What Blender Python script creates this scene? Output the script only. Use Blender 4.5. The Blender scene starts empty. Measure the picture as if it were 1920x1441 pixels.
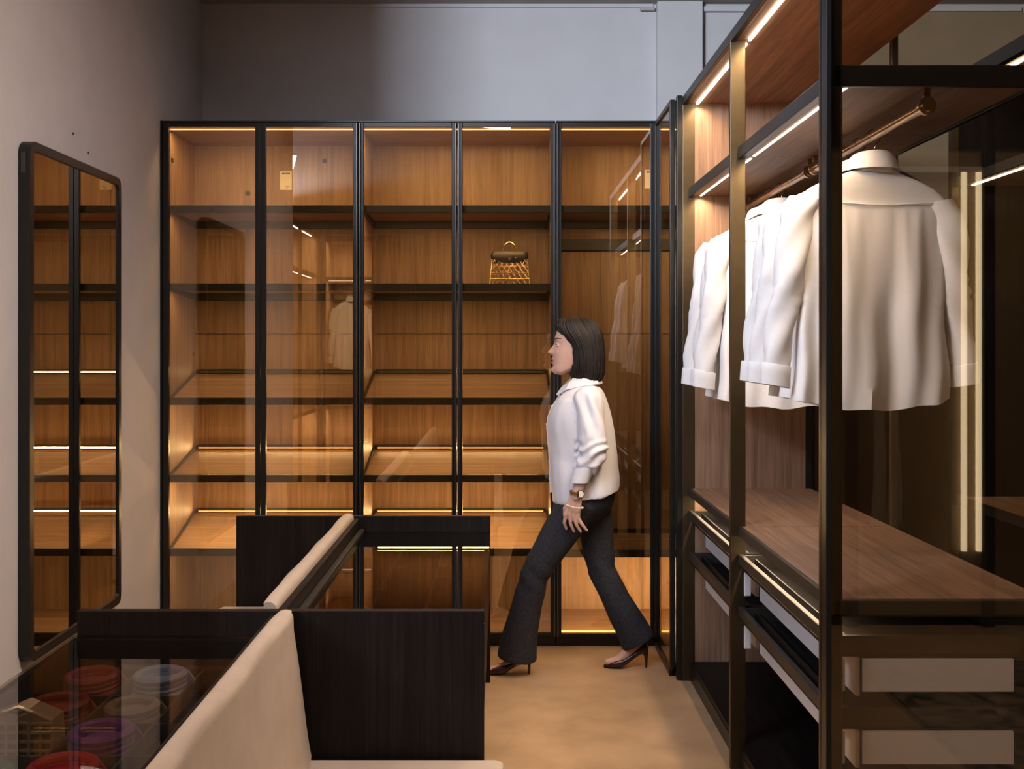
import bpy, bmesh, math, random
from mathutils import Vector, Matrix, noise
random.seed(7)
C = bpy.context.scene.collection
sc = bpy.context.scene

# ------------------------------------------------------------------ camera, world, lights, exposure
CAMZ, F = 1.53, 1950.0
cam_d = bpy.data.cameras.new('camera'); cam = bpy.data.objects.new('camera', cam_d); C.objects.link(cam)
cam.location = (0, 0, CAMZ); cam.rotation_euler = (math.pi/2, 0, 0)
cam_d.sensor_width = 36; cam_d.lens = 36*F/1920; cam_d.shift_x = 20/1920; cam_d.shift_y = -75.5/1920
cam_d.clip_start = 0.02; cam_d.clip_end = 60
sc.camera = cam
sc.view_settings.view_transform = 'Standard'; sc.view_settings.look = 'None'
sc.view_settings.exposure = 0.0; sc.view_settings.gamma = 1; sc.view_settings.use_curve_mapping = False
try:
    sc.cycles.max_bounces = 14; sc.cycles.transparent_max_bounces = 24; sc.cycles.glossy_bounces = 6
    sc.cycles.diffuse_bounces = 4; sc.cycles.sample_clamp_indirect = 3.0; sc.cycles.use_denoising = True
    sc.cycles.caustics_reflective = False; sc.cycles.caustics_refractive = False
except Exception: pass
w = bpy.data.worlds.new('world'); sc.world = w; w.use_nodes = True
w.node_tree.nodes['Background'].inputs[0].default_value = (0.75, 0.8, 1.0, 1)
w.node_tree.nodes['Background'].inputs[1].default_value = 0.02

def area(name, loc, target, sx, sy, watts, col, spread=math.pi):
    l = bpy.data.lights.new(name, 'AREA'); l.shape = 'RECTANGLE'; l.size = sx; l.size_y = sy
    l.energy = watts; l.color = col; l.spread = spread
    o = bpy.data.objects.new(name, l); C.objects.link(o); o.location = loc
    o.rotation_euler = (Vector(target)-Vector(loc)).to_track_quat('-Z', 'Y').to_euler()
    return o
COOL = (0.78, 0.86, 1.0); NEUT = (1.0, 0.93, 0.88); WARM = (1.0, 0.71, 0.39); WARMW = (1.0, 0.71, 0.44)
# assumed daylight, an added area light with no window built, high behind the camera on the left, over the wardrobes: lights the right of the back wall
area('assumed_daylight', (-3.5, -3.6, 3.05), (0.6, 6.0, 2.85), 0.9, 0.75, 95, COOL, math.radians(70))
# added fill from above the aisle for woman and wardrobes, no real lamp
area('aisle_fill', (-0.5, 2.35, 3.42), (0.35, 4.75, 1.1), 1.3, 0.35, 15, (0.92, 0.92, 1.0), math.radians(100))
# added cool fill for drawers and woman, no window built, over the wardrobe past the end of the left wall
area('side_cool_fill', (-2.5, 0.9, 3.08), (1.0, 3.9, 1.0), 1.3, 0.6, 62, (0.80, 0.86, 1.0), math.radians(110))
area('left_wall_fill', (0.3, 2.5, 3.45), (-1.73, 3.4, 1.4), 0.3, 0.9, 32, (1.0, 0.79, 0.70), math.radians(100))  # added warm fill to brighten the left wall, no real fitting
area('rear_fill', (2.6, 0.7, 3.42), (2.2, 0.6, 0), 0.8, 0.8, 17, WARMW, math.radians(120))  # added fill for the rug and dark row mirrored in the near glass
LED = 1.0   # common factor for LED strips

# ------------------------------------------------------------------ materials
M = {}
def new_mat(name):
    m = bpy.data.materials.new(name); m.use_nodes = True
    nt = m.node_tree; b = nt.nodes.get('Principled BSDF')
    return m, nt, b
def plain(name, col, rough=0.5, metal=0.0, spec=0.5, nscale=None, namt=0.08, bump=0.0, sheen=0.0, coat=0.0, trans=0.0):
    m, nt, b = new_mat(name)
    b.inputs['Base Color'].default_value = (*col, 1); b.inputs['Roughness'].default_value = rough
    b.inputs['Metallic'].default_value = metal; b.inputs['Specular IOR Level'].default_value = spec
    if sheen: b.inputs['Sheen Weight'].default_value = sheen
    if coat: b.inputs['Coat Weight'].default_value = coat
    if nscale:
        tc = nt.nodes.new('ShaderNodeTexCoord'); n = nt.nodes.new('ShaderNodeTexNoise')
        n.inputs['Scale'].default_value = nscale; n.inputs['Detail'].default_value = 5
        nt.links.new(tc.outputs['Object'], n.inputs['Vector'])
        r = nt.nodes.new('ShaderNodeValToRGB')
        r.color_ramp.elements[0].color = (*[c*(1-namt) for c in col], 1); r.color_ramp.elements[1].color = (*[min(1, c*(1+namt)) for c in col], 1)
        r.color_ramp.elements[0].position = .3; r.color_ramp.elements[1].position = .7
        nt.links.new(n.outputs['Fac'], r.inputs['Fac']); nt.links.new(r.outputs['Color'], b.inputs['Base Color'])
        if bump:
            bp = nt.nodes.new('ShaderNodeBump'); bp.inputs['Strength'].default_value = bump; bp.inputs['Distance'].default_value = .01
            nt.links.new(n.outputs['Fac'], bp.inputs['Height']); nt.links.new(bp.outputs['Normal'], b.inputs['Normal'])
    M[name] = m; return m
def wood(name, axis, cols, rough=0.55, scale=1.0):
    m, nt, b = new_mat(name)
    tc = nt.nodes.new('ShaderNodeTexCoord'); mp = nt.nodes.new('ShaderNodeMapping')
    s = [34*scale]*3; s[axis] = 1.1*scale; mp.inputs['Scale'].default_value = s
    nt.links.new(tc.outputs['Object'], mp.inputs['Vector'])
    n = nt.nodes.new('ShaderNodeTexNoise'); n.inputs['Scale'].default_value = 1.0; n.inputs['Detail'].default_value = 3; n.inputs['Distortion'].default_value = .8
    mp2 = nt.nodes.new('ShaderNodeMapping'); s2 = [190*scale]*3; s2[axis] = 5*scale; mp2.inputs['Scale'].default_value = s2
    nt.links.new(tc.outputs['Object'], mp2.inputs['Vector'])
    n2 = nt.nodes.new('ShaderNodeTexNoise'); n2.inputs['Scale'].default_value = 1.0; n2.inputs['Detail'].default_value = 2
    nt.links.new(mp.outputs['Vector'], n.inputs['Vector']); nt.links.new(mp2.outputs['Vector'], n2.inputs['Vector'])
    mx = nt.nodes.new('ShaderNodeMix'); mx.data_type = 'FLOAT'; mx.inputs[0].default_value = .42
    nt.links.new(n.outputs['Fac'], mx.inputs[2]); nt.links.new(n2.outputs['Fac'], mx.inputs[3])
    r = nt.nodes.new('ShaderNodeValToRGB'); e = r.color_ramp.elements
    e[0].position = .34; e[0].color = (*cols[0], 1); e[1].position = .66; e[1].color = (*cols[2], 1)
    k = e.new(.5); k.color = (*cols[1], 1)
    nt.links.new(mx.outputs[0], r.inputs['Fac']); nt.links.new(r.outputs['Color'], b.inputs['Base Color'])
    b.inputs['Roughness'].default_value = rough; b.inputs['Specular IOR Level'].default_value = .18 if 'wenge' in name else .45
    bp = nt.nodes.new('ShaderNodeBump'); bp.inputs['Strength'].default_value = .12; bp.inputs['Distance'].default_value = .002
    nt.links.new(mx.outputs[0], bp.inputs['Height']); nt.links.new(bp.outputs['Normal'], b.inputs['Normal'])
    M[name] = m; return m
def glass(name, tint, f0, rough=0.0):
    """thin pane: tinted transmission + Schlick reflection, the same for every viewer"""
    m = bpy.data.materials.new(name); m.use_nodes = True; nt = m.node_tree; nt.nodes.clear()
    out = nt.nodes.new('ShaderNodeOutputMaterial'); mix = nt.nodes.new('ShaderNodeMixShader')
    tr = nt.nodes.new('ShaderNodeBsdfTransparent'); tr.inputs[0].default_value = (*tint, 1)
    gl = nt.nodes.new('ShaderNodeBsdfGlossy'); gl.inputs['Roughness'].default_value = rough; gl.inputs['Color'].default_value = (1, .97, .93, 1)
    g = nt.nodes.new('ShaderNodeNewGeometry'); d = nt.nodes.new('ShaderNodeVectorMath'); d.operation = 'DOT_PRODUCT'
    nt.links.new(g.outputs['Normal'], d.inputs[0]); nt.links.new(g.outputs['Incoming'], d.inputs[1])
    def mth(op, a, bb):
        n = nt.nodes.new('ShaderNodeMath'); n.operation = op
        for i, v in enumerate((a, bb)):
            if v is None: continue
            if isinstance(v, (int, float)): n.inputs[i].default_value = v
            else: nt.links.new(v, n.inputs[i])
        return n.outputs[0]
    a = mth('ABSOLUTE', d.outputs['Value'], None); a = mth('SUBTRACT', 1.0, a); a = mth('POWER', a, 5.0)
    a = mth('MULTIPLY', a, 1-f0); a = mth('ADD', a, f0)
    nt.links.new(a, mix.inputs[0]); nt.links.new(tr.outputs[0], mix.inputs[1]); nt.links.new(gl.outputs[0], mix.inputs[2])
    nt.links.new(mix.outputs[0], out.inputs[0]); M[name] = m; return m
def emit(name, col, strength):
    m, nt, b = new_mat(name)
    b.inputs['Base Color'].default_value = (*col, 1); b.inputs['Emission Color'].default_value = (*col, 1); b.inputs['Emission Strength'].default_value = strength
    M[name] = m; return m
OAK = ((.20, .118, .068), (.30, .186, .112), (.40, .258, .162))
MID = ((.165, .092, .056), (.255, .148, .091), (.345, .212, .134))
WAL = ((.135, .076, .050), (.215, .125, .083), (.30, .185, .125))
DRK = ((.005, .0035, .0035), (.009, .0068, .0066), (.016, .012, .0115))
for nm, ax in (('x', 0), ('y', 1), ('z', 2)):
    wood('oak_'+nm, ax, OAK); wood('walnut_'+nm, ax, WAL); wood('teak_'+nm, ax, MID); wood('wenge_'+nm, ax, DRK, .5)
plain('black_metal', (.013, .0125, .012), .36, .3, .5, 40, .1)
plain('bronze_metal', (.10, .075, .042), .38, .85, .5, 30, .06)
plain('rail_metal', (.050, .044, .038), .45, .4, .5, 30, .06)
plain('grey_profile', (.09, .088, .09), .30, .9, .5, 30, .05)
plain('gold_metal', (.72, .47, .24), .24, 1.0)
plain('brass_rod', (.55, .38, .24), .22, 1.0, .5, 25, .04)
plain('chrome', (.6, .58, .55), .12, 1.0)
plain('plaster', (.56, .53, .52), .85, 0, .2, 5, .035, .05)
plain('plaster_back', (.56, .55, .56), .85, 0, .2, 4, .03, .04)
plain('ceiling_white', (.42, .40, .39), .9, 0, .2, 3, .03)
plain('mirror', (.86, .84, .80), .008, 1.0)
plain('shirt_white', (.80, .79, .80), .72, 0, .2, 60, .02, .05)
plain('blouse_white', (.70, .70, .76), .6, 0, .25, 40, .02, .04)
plain('denim', (.028, .029, .038), .85, 0, .15, 90, .25, .1)
plain('skin', (.60, .37, .29), .48, 0, .35, 50, .03)
plain('lip', (.42, .12, .11), .35)
plain('hair', (.010, .0065, .005), .52, 0, .3, 120, .3)
plain('eye_white', (.75, .72, .70), .15)
plain('iris', (.02, .012, .01), .1)
plain('shoe_leather', (.035, .008, .012), .28, 0, .5, 60, .1)
plain('pearl', (.85, .80, .74), .2, 0, .6, 80, .05)
plain('watch_dial', (.75, .75, .76), .25)
plain('cream_leather', (.50, .415, .35), .5, 0, .4, 14, .05, .08)
plain('drawer_white', (.74, .75, .80), .35, 0, .5, 20, .02)
plain('drawer_inside', (.012, .011, .011), .55, 0, .4, 60, .1)
plain('paper', (.80, .75, .66), .8, 0, .2, 30, .03)
plain('ink', (.08, .06, .05), .8)
plain('plug_brown', (.05, .03, .022), .7, 0, .3, 90, .3)
plain('felt', (.022, .020, .020), .95, 0, .1, 150, .2)
for nm, c in (('silk_blue', (.42, .56, .80)), ('silk_purple', (.24, .06, .34)), ('silk_red', (.62, .012, .035)), ('silk_rust', (.32, .05, .035)),
              ('silk_rose', (.40, .07, .09)), ('silk_green', (.01, .22, .10)), ('silk_sand', (.36, .27, .20)), ('card_tan', (.40, .29, .20)), ('basket_white', (.62, .52, .42))):
    plain(nm, c, .45, 0, .4, 45, .08, .05)
plain('haze_brown', (.30, .225, .14), .7, 0, .3, 6, .06)  # haze and dimness of the glass view put into this brown
plain('tray_grey', (.10, .09, .085), .6, 0, .4, 30, .05)
plain('soft_grey', (.42, .41, .40), .9, 0, .2, 8, .1)
plain('beige_cloth', (.50, .42, .34), .85, 0, .2, 20, .06)
glass('bronze_glass', (.89, .815, .685), .12)
glass('dark_glass', (.91, .865, .80), .065)
glass('smoked_glass', (.67, .645, .62), .055)
glass('bag_film', (.95, .92, .88), .05)
emit('led_warm', (1.0, .50, .16), 4.0)
emit('led_frame', (1.0, .82, .52), 4.5)
emit('led_white', (1.0, .84, .64), 14.0)
emit('led_low', (1.0, .52, .18), 2.2)
# floor: honed beige terrazzo
m, nt, b = new_mat('terrazzo'); M['terrazzo'] = m
tc = nt.nodes.new('ShaderNodeTexCoord'); v = nt.nodes.new('ShaderNodeTexVoronoi'); v.inputs['Scale'].default_value = 62; v.inputs['Randomness'].default_value = 1
n = nt.nodes.new('ShaderNodeTexNoise'); n.inputs['Scale'].default_value = 5; n.inputs['Detail'].default_value = 8
nt.links.new(tc.outputs['Object'], v.inputs['Vector']); nt.links.new(tc.outputs['Object'], n.inputs['Vector'])
r1 = nt.nodes.new('ShaderNodeValToRGB'); e = r1.color_ramp.elements
e[0].position = .3; e[0].color = (.37, .25, .15, 1); e[1].position = .72; e[1].color = (.53, .365, .23, 1)
nt.links.new(n.outputs['Fac'], r1.inputs['Fac'])
r2 = nt.nodes.new('ShaderNodeValToRGB'); e = r2.color_ramp.elements
e[0].position = .05; e[0].color = (.62, .62, .62, 1); e[1].position = .16; e[1].color = (1, 1, 1, 1)
nt.links.new(v.outputs['Distance'], r2.inputs['Fac'])
mx = nt.nodes.new('ShaderNodeMix'); mx.data_type = 'RGBA'; mx.blend_type = 'MULTIPLY'; mx.inputs[0].default_value = .75
nt.links.new(r1.outputs['Color'], mx.inputs[6]); nt.links.new(r2.outputs['Color'], mx.inputs[7])
nt.links.new(mx.outputs[2], b.inputs['Base Color']); b.inputs['Roughness'].default_value = .42
# rug
m, nt, b = new_mat('rug_wool'); M['rug_wool'] = m
tc = nt.nodes.new('ShaderNodeTexCoord'); n = nt.nodes.new('ShaderNodeTexNoise'); n.inputs['Scale'].default_value = 7; n.inputs['Detail'].default_value = 8; n.inputs['Distortion'].default_value = 1.5
nt.links.new(tc.outputs['Object'], n.inputs['Vector']); r1 = nt.nodes.new('ShaderNodeValToRGB'); e = r1.color_ramp.elements
e[0].position = .36; e[0].color = (.05, .05, .055, 1); e[1].position = .62; e[1].color = (.34, .27, .20, 1)
nt.links.new(n.outputs['Fac'], r1.inputs['Fac']); nt.links.new(r1.outputs['Color'], b.inputs['Base Color']); b.inputs['Roughness'].default_value = .95

# ------------------------------------------------------------------ mesh helpers
class MB:
    def __init__(s): s.v = []; s.f = []; s.smooth = False
    def add(s, vs, fs):
        o = len(s.v); s.v += [tuple(p) for p in vs]; s.f += [tuple(i+o for i in f) for f in fs]; return s
    def box(s, x0, x1, y0, y1, z0, z1, bev=0.0):
        x0, x1 = sorted((x0, x1)); y0, y1 = sorted((y0, y1)); z0, z1 = sorted((z0, z1))
        bev = min(bev, (x1-x0)*.45, (y1-y0)*.45, (z1-z0)*.45)
        if bev <= 1e-5:
            return s.add([(x, y, z) for x in (x0, x1) for y in (y0, y1) for z in (z0, z1)],
                         [(0, 1, 3, 2), (4, 6, 7, 5), (0, 4, 5, 1), (2, 3, 7, 6), (0, 2, 6, 4), (1, 5, 7, 3)])
        bm = bmesh.new(); bmesh.ops.create_cube(bm, size=1)
        for q in bm.verts: q.co = Vector(((x0+x1)/2+q.co.x*(x1-x0), (y0+y1)/2+q.co.y*(y1-y0), (z0+z1)/2+q.co.z*(z1-z0)))
        bmesh.ops.bevel(bm, geom=list(bm.edges), offset=bev, segments=2, profile=.5, affect='EDGES')
        return s.bm(bm)
    def bm(s, bm):
        bm.verts.index_update(); s.add([v.co[:] for v in bm.verts], [[v.index for v in f.verts] for f in bm.faces]); bm.free(); return s
    def prism(s, poly, axis, a0, a1):
        """poly: list of 2D points, extruded along axis between a0 and a1"""
        n = len(poly)
        def mk(p, a): q = list(p); q.insert(axis, a); return tuple(q)
        vs = [mk(p, a0) for p in poly]+[mk(p, a1) for p in poly]
        fs = [tuple(range(n))[::-1], tuple(range(n, 2*n))]+[(i, (i+1) % n, n+(i+1) % n, n+i) for i in range(n)]
        return s.add(vs, fs)
    def loft(s, rings, cap0=True, cap1=True):
        n = len(rings[0]); vs = [p for r in rings for p in r]; fs = []
        for k in range(len(rings)-1):
            for i in range(n): fs.append((k*n+i, k*n+(i+1) % n, (k+1)*n+(i+1) % n, (k+1)*n+i))
        if cap0: fs.append(tuple(range(n))[::-1])
        if cap1: fs.append(tuple(range((len(rings)-1)*n, len(rings)*n)))
        s.smooth = True
        return s.add(vs, fs)
    def tube(s, path, rad, n=10, cap=True, flat=None):
        """swept tube; rad number or list; flat: (axis vector, factor) squeezes the section"""
        P = [Vector(p) for p in path]; rings = []; up = None
        for i, p in enumerate(P):
            t = (P[min(i+1, len(P)-1)]-P[max(i-1, 0)]).normalized()
            if up is None:
                up = Vector((0, 0, 1)) if abs(t.z) < .9 else Vector((1, 0, 0))
            a = t.cross(up); a = a.normalized() if a.length > 1e-6 else Vector((1, 0, 0)); b_ = a.cross(t).normalized(); up = b_
            r = rad[i] if isinstance(rad, (list, tuple)) else rad
            ring = []
            for k in range(n):
                d = a*math.cos(2*math.pi*k/n)*r+b_*math.sin(2*math.pi*k/n)*r
                if flat: ax = Vector(flat[0]).normalized(); d = d-ax*d.dot(ax)*(1-flat[1])
                ring.append(tuple(p+d))
            rings.append(ring)
        return s.loft(rings, cap, cap)
    def sphere(s, c, r, u=16, v=10):
        rx, ry, rz = r if isinstance(r, (tuple, list)) else (r, r, r)
        bm = bmesh.new(); bmesh.ops.create_uvsphere(bm, u_segments=u, v_segments=v, radius=1)
        for q in bm.verts: q.co = Vector((c[0]+q.co.x*rx, c[1]+q.co.y*ry, c[2]+q.co.z*rz))
        s.smooth = True; return s.bm(bm)
    def capsule(s, p0, p1, r0, r1, n=14):
        p0 = Vector(p0); p1 = Vector(p1); d = p1-p0; L = d.length; t = d/L
        path = []; rad = []
        for k in range(5):
            a = math.pi/2*k/4; path.append(p0-t*r0*math.cos(a)); rad.append(max(1e-4, r0*math.sin(a)))
        for k in range(1, 6): path.append(p0+d*k/6); rad.append(r0+(r1-r0)*k/6)
        for k in range(5):
            a = math.pi/2*k/4; path.append(p1+t*r1*math.sin(a)); rad.append(max(1e-4, r1*math.cos(a)))
        return s.tube([tuple(p) for p in path], rad, n)
    def mesh(s, name, mat, off=(0, 0, 0), smooth=None):
        me = bpy.data.meshes.new(name)
        me.from_pydata([(a-off[0], b_-off[1], c-off[2]) for a, b_, c in s.v], [], s.f); me.validate()
        bm = bmesh.new(); bm.from_mesh(me); bmesh.ops.recalc_face_normals(bm, faces=bm.faces); bm.to_mesh(me); bm.free()
        if s.smooth if smooth is None else smooth:
            for p in me.polygons: p.use_smooth = True
            try: me.set_sharp_from_angle(angle=math.radians(42))
            except Exception: pass
        me.materials.append(M[mat] if isinstance(mat, str) else mat); return me
OFF = {}
def tag(o, label=None, cat=None, group=None, kind=None):
    if label: o['label'] = label
    if cat: o['category'] = cat
    if group: o['group'] = group
    if kind: o['kind'] = kind
    return o
def thing(name, loc, label, cat, group=None):
    o = bpy.data.objects.new(name, None); C.objects.link(o); o.location = loc; o.empty_display_size = .1
    OFF[o] = Vector(loc); return tag(o, label, cat, group)
def part(name, mb, mat, parent=None, label=None, smooth=None, kind=None):
    """mb in world coordinates of the un-rotated thing; parented meshes are stored relative to their parent"""
    off = OFF.get(parent, Vector((0, 0, 0))) if parent else Vector((0, 0, 0))
    o = bpy.data.objects.new(name, mb.mesh(name, mat, off, smooth)); C.objects.link(o)
    if parent: o.parent = parent
    OFF[o] = off
    if label: o['label'] = label
    if kind: o['kind'] = kind
    return o
def obj(name, mb, mat, label, cat, group=None, smooth=None): return tag(part(name, mb, mat, None, None, smooth), label, cat, group)
def struct(name, mb, mat, parent=None):
    o = part(name, mb, mat, parent)
    if parent is None: o['kind'] = 'structure'
    return o
def copy_tree(o, parent=None):
    c = o.copy(); C.objects.link(c); c.parent = parent
    for ch in list(o.children): copy_tree(ch, c)
    return c
def B(*a, bev=0.0): return MB().box(*a, bev=bev)
def strip_light(name, a, b_, width, watts_m, col, down, parent=None, spread=math.radians(150)):
    a = Vector(a); b_ = Vector(b_); L = (b_-a).length; c = (a+b_)/2; d = Vector(down).normalized()
    l = bpy.data.lights.new(name, 'AREA'); l.shape = 'RECTANGLE'; l.size = L; l.size_y = width
    l.energy = watts_m*L*LED; l.color = col; l.spread = spread
    o = bpy.data.objects.new(name, l); C.objects.link(o)
    x = (b_-a).normalized(); z = -d; y = z.cross(x).normalized(); z = x.cross(y)
    off = OFF.get(parent, Vector((0, 0, 0))) if parent else Vector((0, 0, 0))
    mt = Matrix((x, y, z)).transposed().to_4x4(); mt.translation = c-off
    o.matrix_world = mt
    if parent: o.parent = parent; o.matrix_parent_inverse = Matrix()
    return o

# ------------------------------------------------------------------ setting
ZC = 3.497; YB = 6.02; XL = -1.73
struct('floor', B(-6, 6, -5, 6.2, -.12, 0), 'terrazzo')
struct('ceiling', B(-6, 6, -5, 6.2, ZC, ZC+.12), 'ceiling_white')
wb = struct('wall_back', B(XL-.15, 6, YB, YB+.15, 0, ZC), 'plaster_back')
struct('trim_1', B(XL, .88, YB-.012, YB, ZC-.022, ZC, bev=.003), 'plaster_back')
struct('trim_2', B(.895, 1.155, YB-.06, YB, 0, ZC, bev=.004), 'plaster_back')          # pilaster
struct('trim_3', B(1.155, 3.0, YB-.03, YB, ZC-.05, ZC-.02, bev=.003), 'plaster_back')
part('conduit', B(1.158, 1.17, YB-.012, YB, 2.4, ZC-.05, bev=.002), 'gold_metal', wb)
part('sensor_box', B(.80, .885, YB-.03, YB-.012, ZC-.045, ZC-.025, bev=.004), 'ceiling_white', wb)
struct('dim_back_panel', B(1.80, 6, YB-.05, YB-.031, 0, ZC-.06), 'haze_brown')  # added sheet, its brown stands in for the dim space beyond the glass
wl = struct('wall_left', B(XL-.15, XL, 1.93, YB, 0, ZC), 'plaster')
for (y, z, r) in ((4.72, 1.474, .011), (4.35, 2.33, .006), (4.2, 2.38, .005)):
    part('wall_plug', MB().tube([(XL-.004, y, z), (XL+.003, y, z)], r, 14), 'plug_brown', wl)
struct('wall_rear', B(-6, 6, -5.1, -5, 0, ZC), 'plaster')
struct('wall_far_left', B(-6.1, -6, -5, 6.2, 0, ZC), 'plaster')
struct('wall_right', B(6, 6.1, -5, 6.2, 0, ZC), 'plaster')

# ------------------------------------------------------------------ back wardrobe (three units with bronze glass doors)
Y0, YI, YP = 5.27, 5.305, 5.77            # door face, interior front, back panel
ZT = 2.657
def led(parent, a, b_, r, mat, name='led_strip'):
    a = Vector(a); b_ = Vector(b_); lo = [min(a[i], b_[i])-r for i in range(3)]; hi = [max(a[i], b_[i])+r for i in range(3)]
    return part(name, B(lo[0], hi[0], lo[1], hi[1], lo[2], hi[2]), mat, parent)
def door(parent, x0, x1, handle_side=None, left_w=.026, right_w=.026):
    fr = part('door', B(x0, x0+left_w, Y0, Y0+.024, .045, ZT-.004, bev=.002).box(x1-right_w, x1, Y0, Y0+.024, .045, ZT-.004, bev=.002)
              .box(x0+left_w, x1-right_w, Y0, Y0+.024, ZT-.026, ZT-.004, bev=.002).box(x0+left_w, x1-right_w, Y0, Y0+.024, .045, .065, bev=.002), 'black_metal', parent, smooth=False)
    part('glass_pane', B(x0+left_w-.006, x1-right_w+.006, Y0+.009, Y0+.015, .06, ZT-.02), 'bronze_glass', fr)
    for hx in (handle_side or ()):
        part('pull_profile', B(hx-.006, hx+.006, Y0-.012, Y0+.006, .05, ZT-.008, bev=.003), 'grey_profile', fr)
    return fr
def flat_shelf(t, x0, x1, z, w1=2.0, mat='oak_x'):
    """level shelf: front rail, board, deeper rear rail, side brackets, LED under the front"""
    s = part('shelf', B(x0+.002, x1-.002, YI+.02, YP-.02, z+.004, z+.024), mat, t)
    part('front_rail', B(x0+.002, x1-.002, YI, YI+.02, z-.004, z+.034, bev=.002), 'rail_metal', s)
    part('rear_rail', B(x0+.002, x1-.002, YP-.016, YP-.001, z-.034, z+.03, bev=.002), 'rail_metal', s)
    for xa, xb in ((x0+.002, x0+.014), (x1-.014, x1-.002)):
        part('side_bracket', MB().prism([(YI+.02, z), (YP-.016, z-.03), (YP-.016, z+.026), (YI+.02, z+.03)], 0, xa, xb), 'rail_metal', s)
    led(s, (x0+.03, YI+.032, z+.0015), (x1-.03, YI+.032, z+.0015), .003, 'led_low')
    strip_light('shelf_led_light', (x0+.03, YI+.034, z-.003), (x1-.03, YI+.034, z-.003), .008, w1, WARM, (0, .35, -1), t)
    return s
def sloped_shelf(t, x0, x1, zf, zb, wf=2.0, wb_=2.0):
    """shoe shelf tilted towards the doors: dark front rail, board, LED at its back and under its front"""
    s = part('sloped_shelf', MB().prism([(YI+.018, zf-.004), (YP-.006, zb-.004), (YP-.006, zb+.014), (YI+.018, zf+.014)], 0, x0+.002, x1-.002), 'oak_x', t)
    part('front_rail', B(x0+.002, x1-.002, YI-.002, YI+.018, zf-.012, zf+.026, bev=.002), 'rail_metal', s)
    for xa, xb in ((x0+.002, x0+.012), (x1-.012, x1-.002)):
        part('side_bracket', MB().prism([(YI+.018, zf-.012), (YP-.002, zb-.012), (YP-.002, zb+.03), (YI+.018, zf+.026)], 0, xa, xb), 'rail_metal', s)
    part('rear_rail', B(x0+.012, x1-.012, YP-.012, YP-.002, zb+.014, zb+.04, bev=.002), 'rail_metal', s)
    if wb_ > 1: led(s, (x0+.03, YP-.017, zb+.022), (x1-.03, YP-.017, zb+.022), .0028, 'led_low')
    if wb_: strip_light('shelf_back_led_light', (x0+.03, YP-.022, zb+.024), (x1-.03, YP-.022, zb+.024), .008, wb_, WARM, (0, -.6, .5), t)
    if wf: strip_light('shelf_front_led_light', (x0+.03, YI+.026, zf-.010), (x1-.03, YI+.026, zf-.010), .008, wf, WARM, (0, .5, -1), t)
    return s
def bay(x0, x1, label):
    t = thing('glass_wardrobe', ((x0+x1)/2, Y0, 0), label, 'wardrobe', 'glass-fronted wardrobe units along the back wall')
    part('side_panel', B(x0, x0+.014, YI-.012, YP, .045, ZT-.004), 'oak_z', t)
    part('side_panel', B(x1-.014, x1, YI-.012, YP, .045, ZT-.004), 'oak_z', t)
    xm = (x0+x1)/2
    for a, b_ in ((x0+.014, xm-.001), (xm+.001, x1-.014)):
        for za, zb in ((.06, 1.586), (1.589, 2.63)):
            part('back_panel', B(a, b_, YP, YP+.018, za, zb), 'oak_z', t)
    part('top_panel', B(x0, x1, YI-.012, YP+.018, 2.630, ZT), 'oak_x', t)
    part('top_trim', B(x0, x1, Y0+.004, YI-.012, 2.655, ZT+.006), 'black_metal', t)
    part('floor_panel', B(x0+.014, x1-.014, YI-.012, YP, .045, .063), 'oak_x', t)
    part('plinth', B(x0, x1, Y0+.01, YP, 0, .045), 'black_metal', t)
    led(t, (x0+.03, YI+.004, 2.625), (x1-.03, YI+.004, 2.625), .0024, 'led_warm')
    strip_light('top_led_light', (x0+.03, YI+.014, 2.622), (x1-.03, YI+.014, 2.622), .010, 6.0, WARM, (0, .45, -1), t)
    return t
xa0, xa1, xb0, xb1 = -1.716, -.727, -.725, .273
ta = bay(xa0, xa1, 'leftmost glass wardrobe unit, holding an empty shelf run and a white card')
tb = bay(xb0, xb1, 'middle glass wardrobe unit with a small lattice handbag on its second shelf')
for t, x0, x1 in ((ta, xa0+.014, xa1-.014), (tb, xb0+.014, xb1-.014)):
    flat_shelf(t, x0, x1, 2.204, 3.6); flat_shelf(t, x0, x1, 1.806, 3.0)
    sloped_shelf(t, x0, x1, 1.232, 1.352, 2.6, .5)
    sloped_shelf(t, x0, x1, .838, .935, 6.0, 4.0)
    sloped_shelf(t, x0, x1, .462, .585, 2.2, 3.0)
part('end_frame', B(-1.7285, -1.7165, Y0, YP+.018, 0, ZT+.006), 'black_metal', ta)
door(ta, -1.722, -1.222, None, .036, .026); door(ta, -1.220, -.7265, (-.733,))
door(tb, -.7235, -.2255, (-.717, -.232)); door(tb, -.2225, .2755, (-.216, .269))
for (px, pz) in ((-.98, 2.545), (-1.405, 2.367)):
    part('cable_cap', MB().tube([(px, YP-.004, pz), (px, YP+.001, pz)], .013, 16), 'plug_brown', ta)
part('hinge_plate', B(xa0+.014, xa0+.02, 5.36, 5.385, 2.47, 2.49, bev=.001), 'black_metal', ta)
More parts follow.
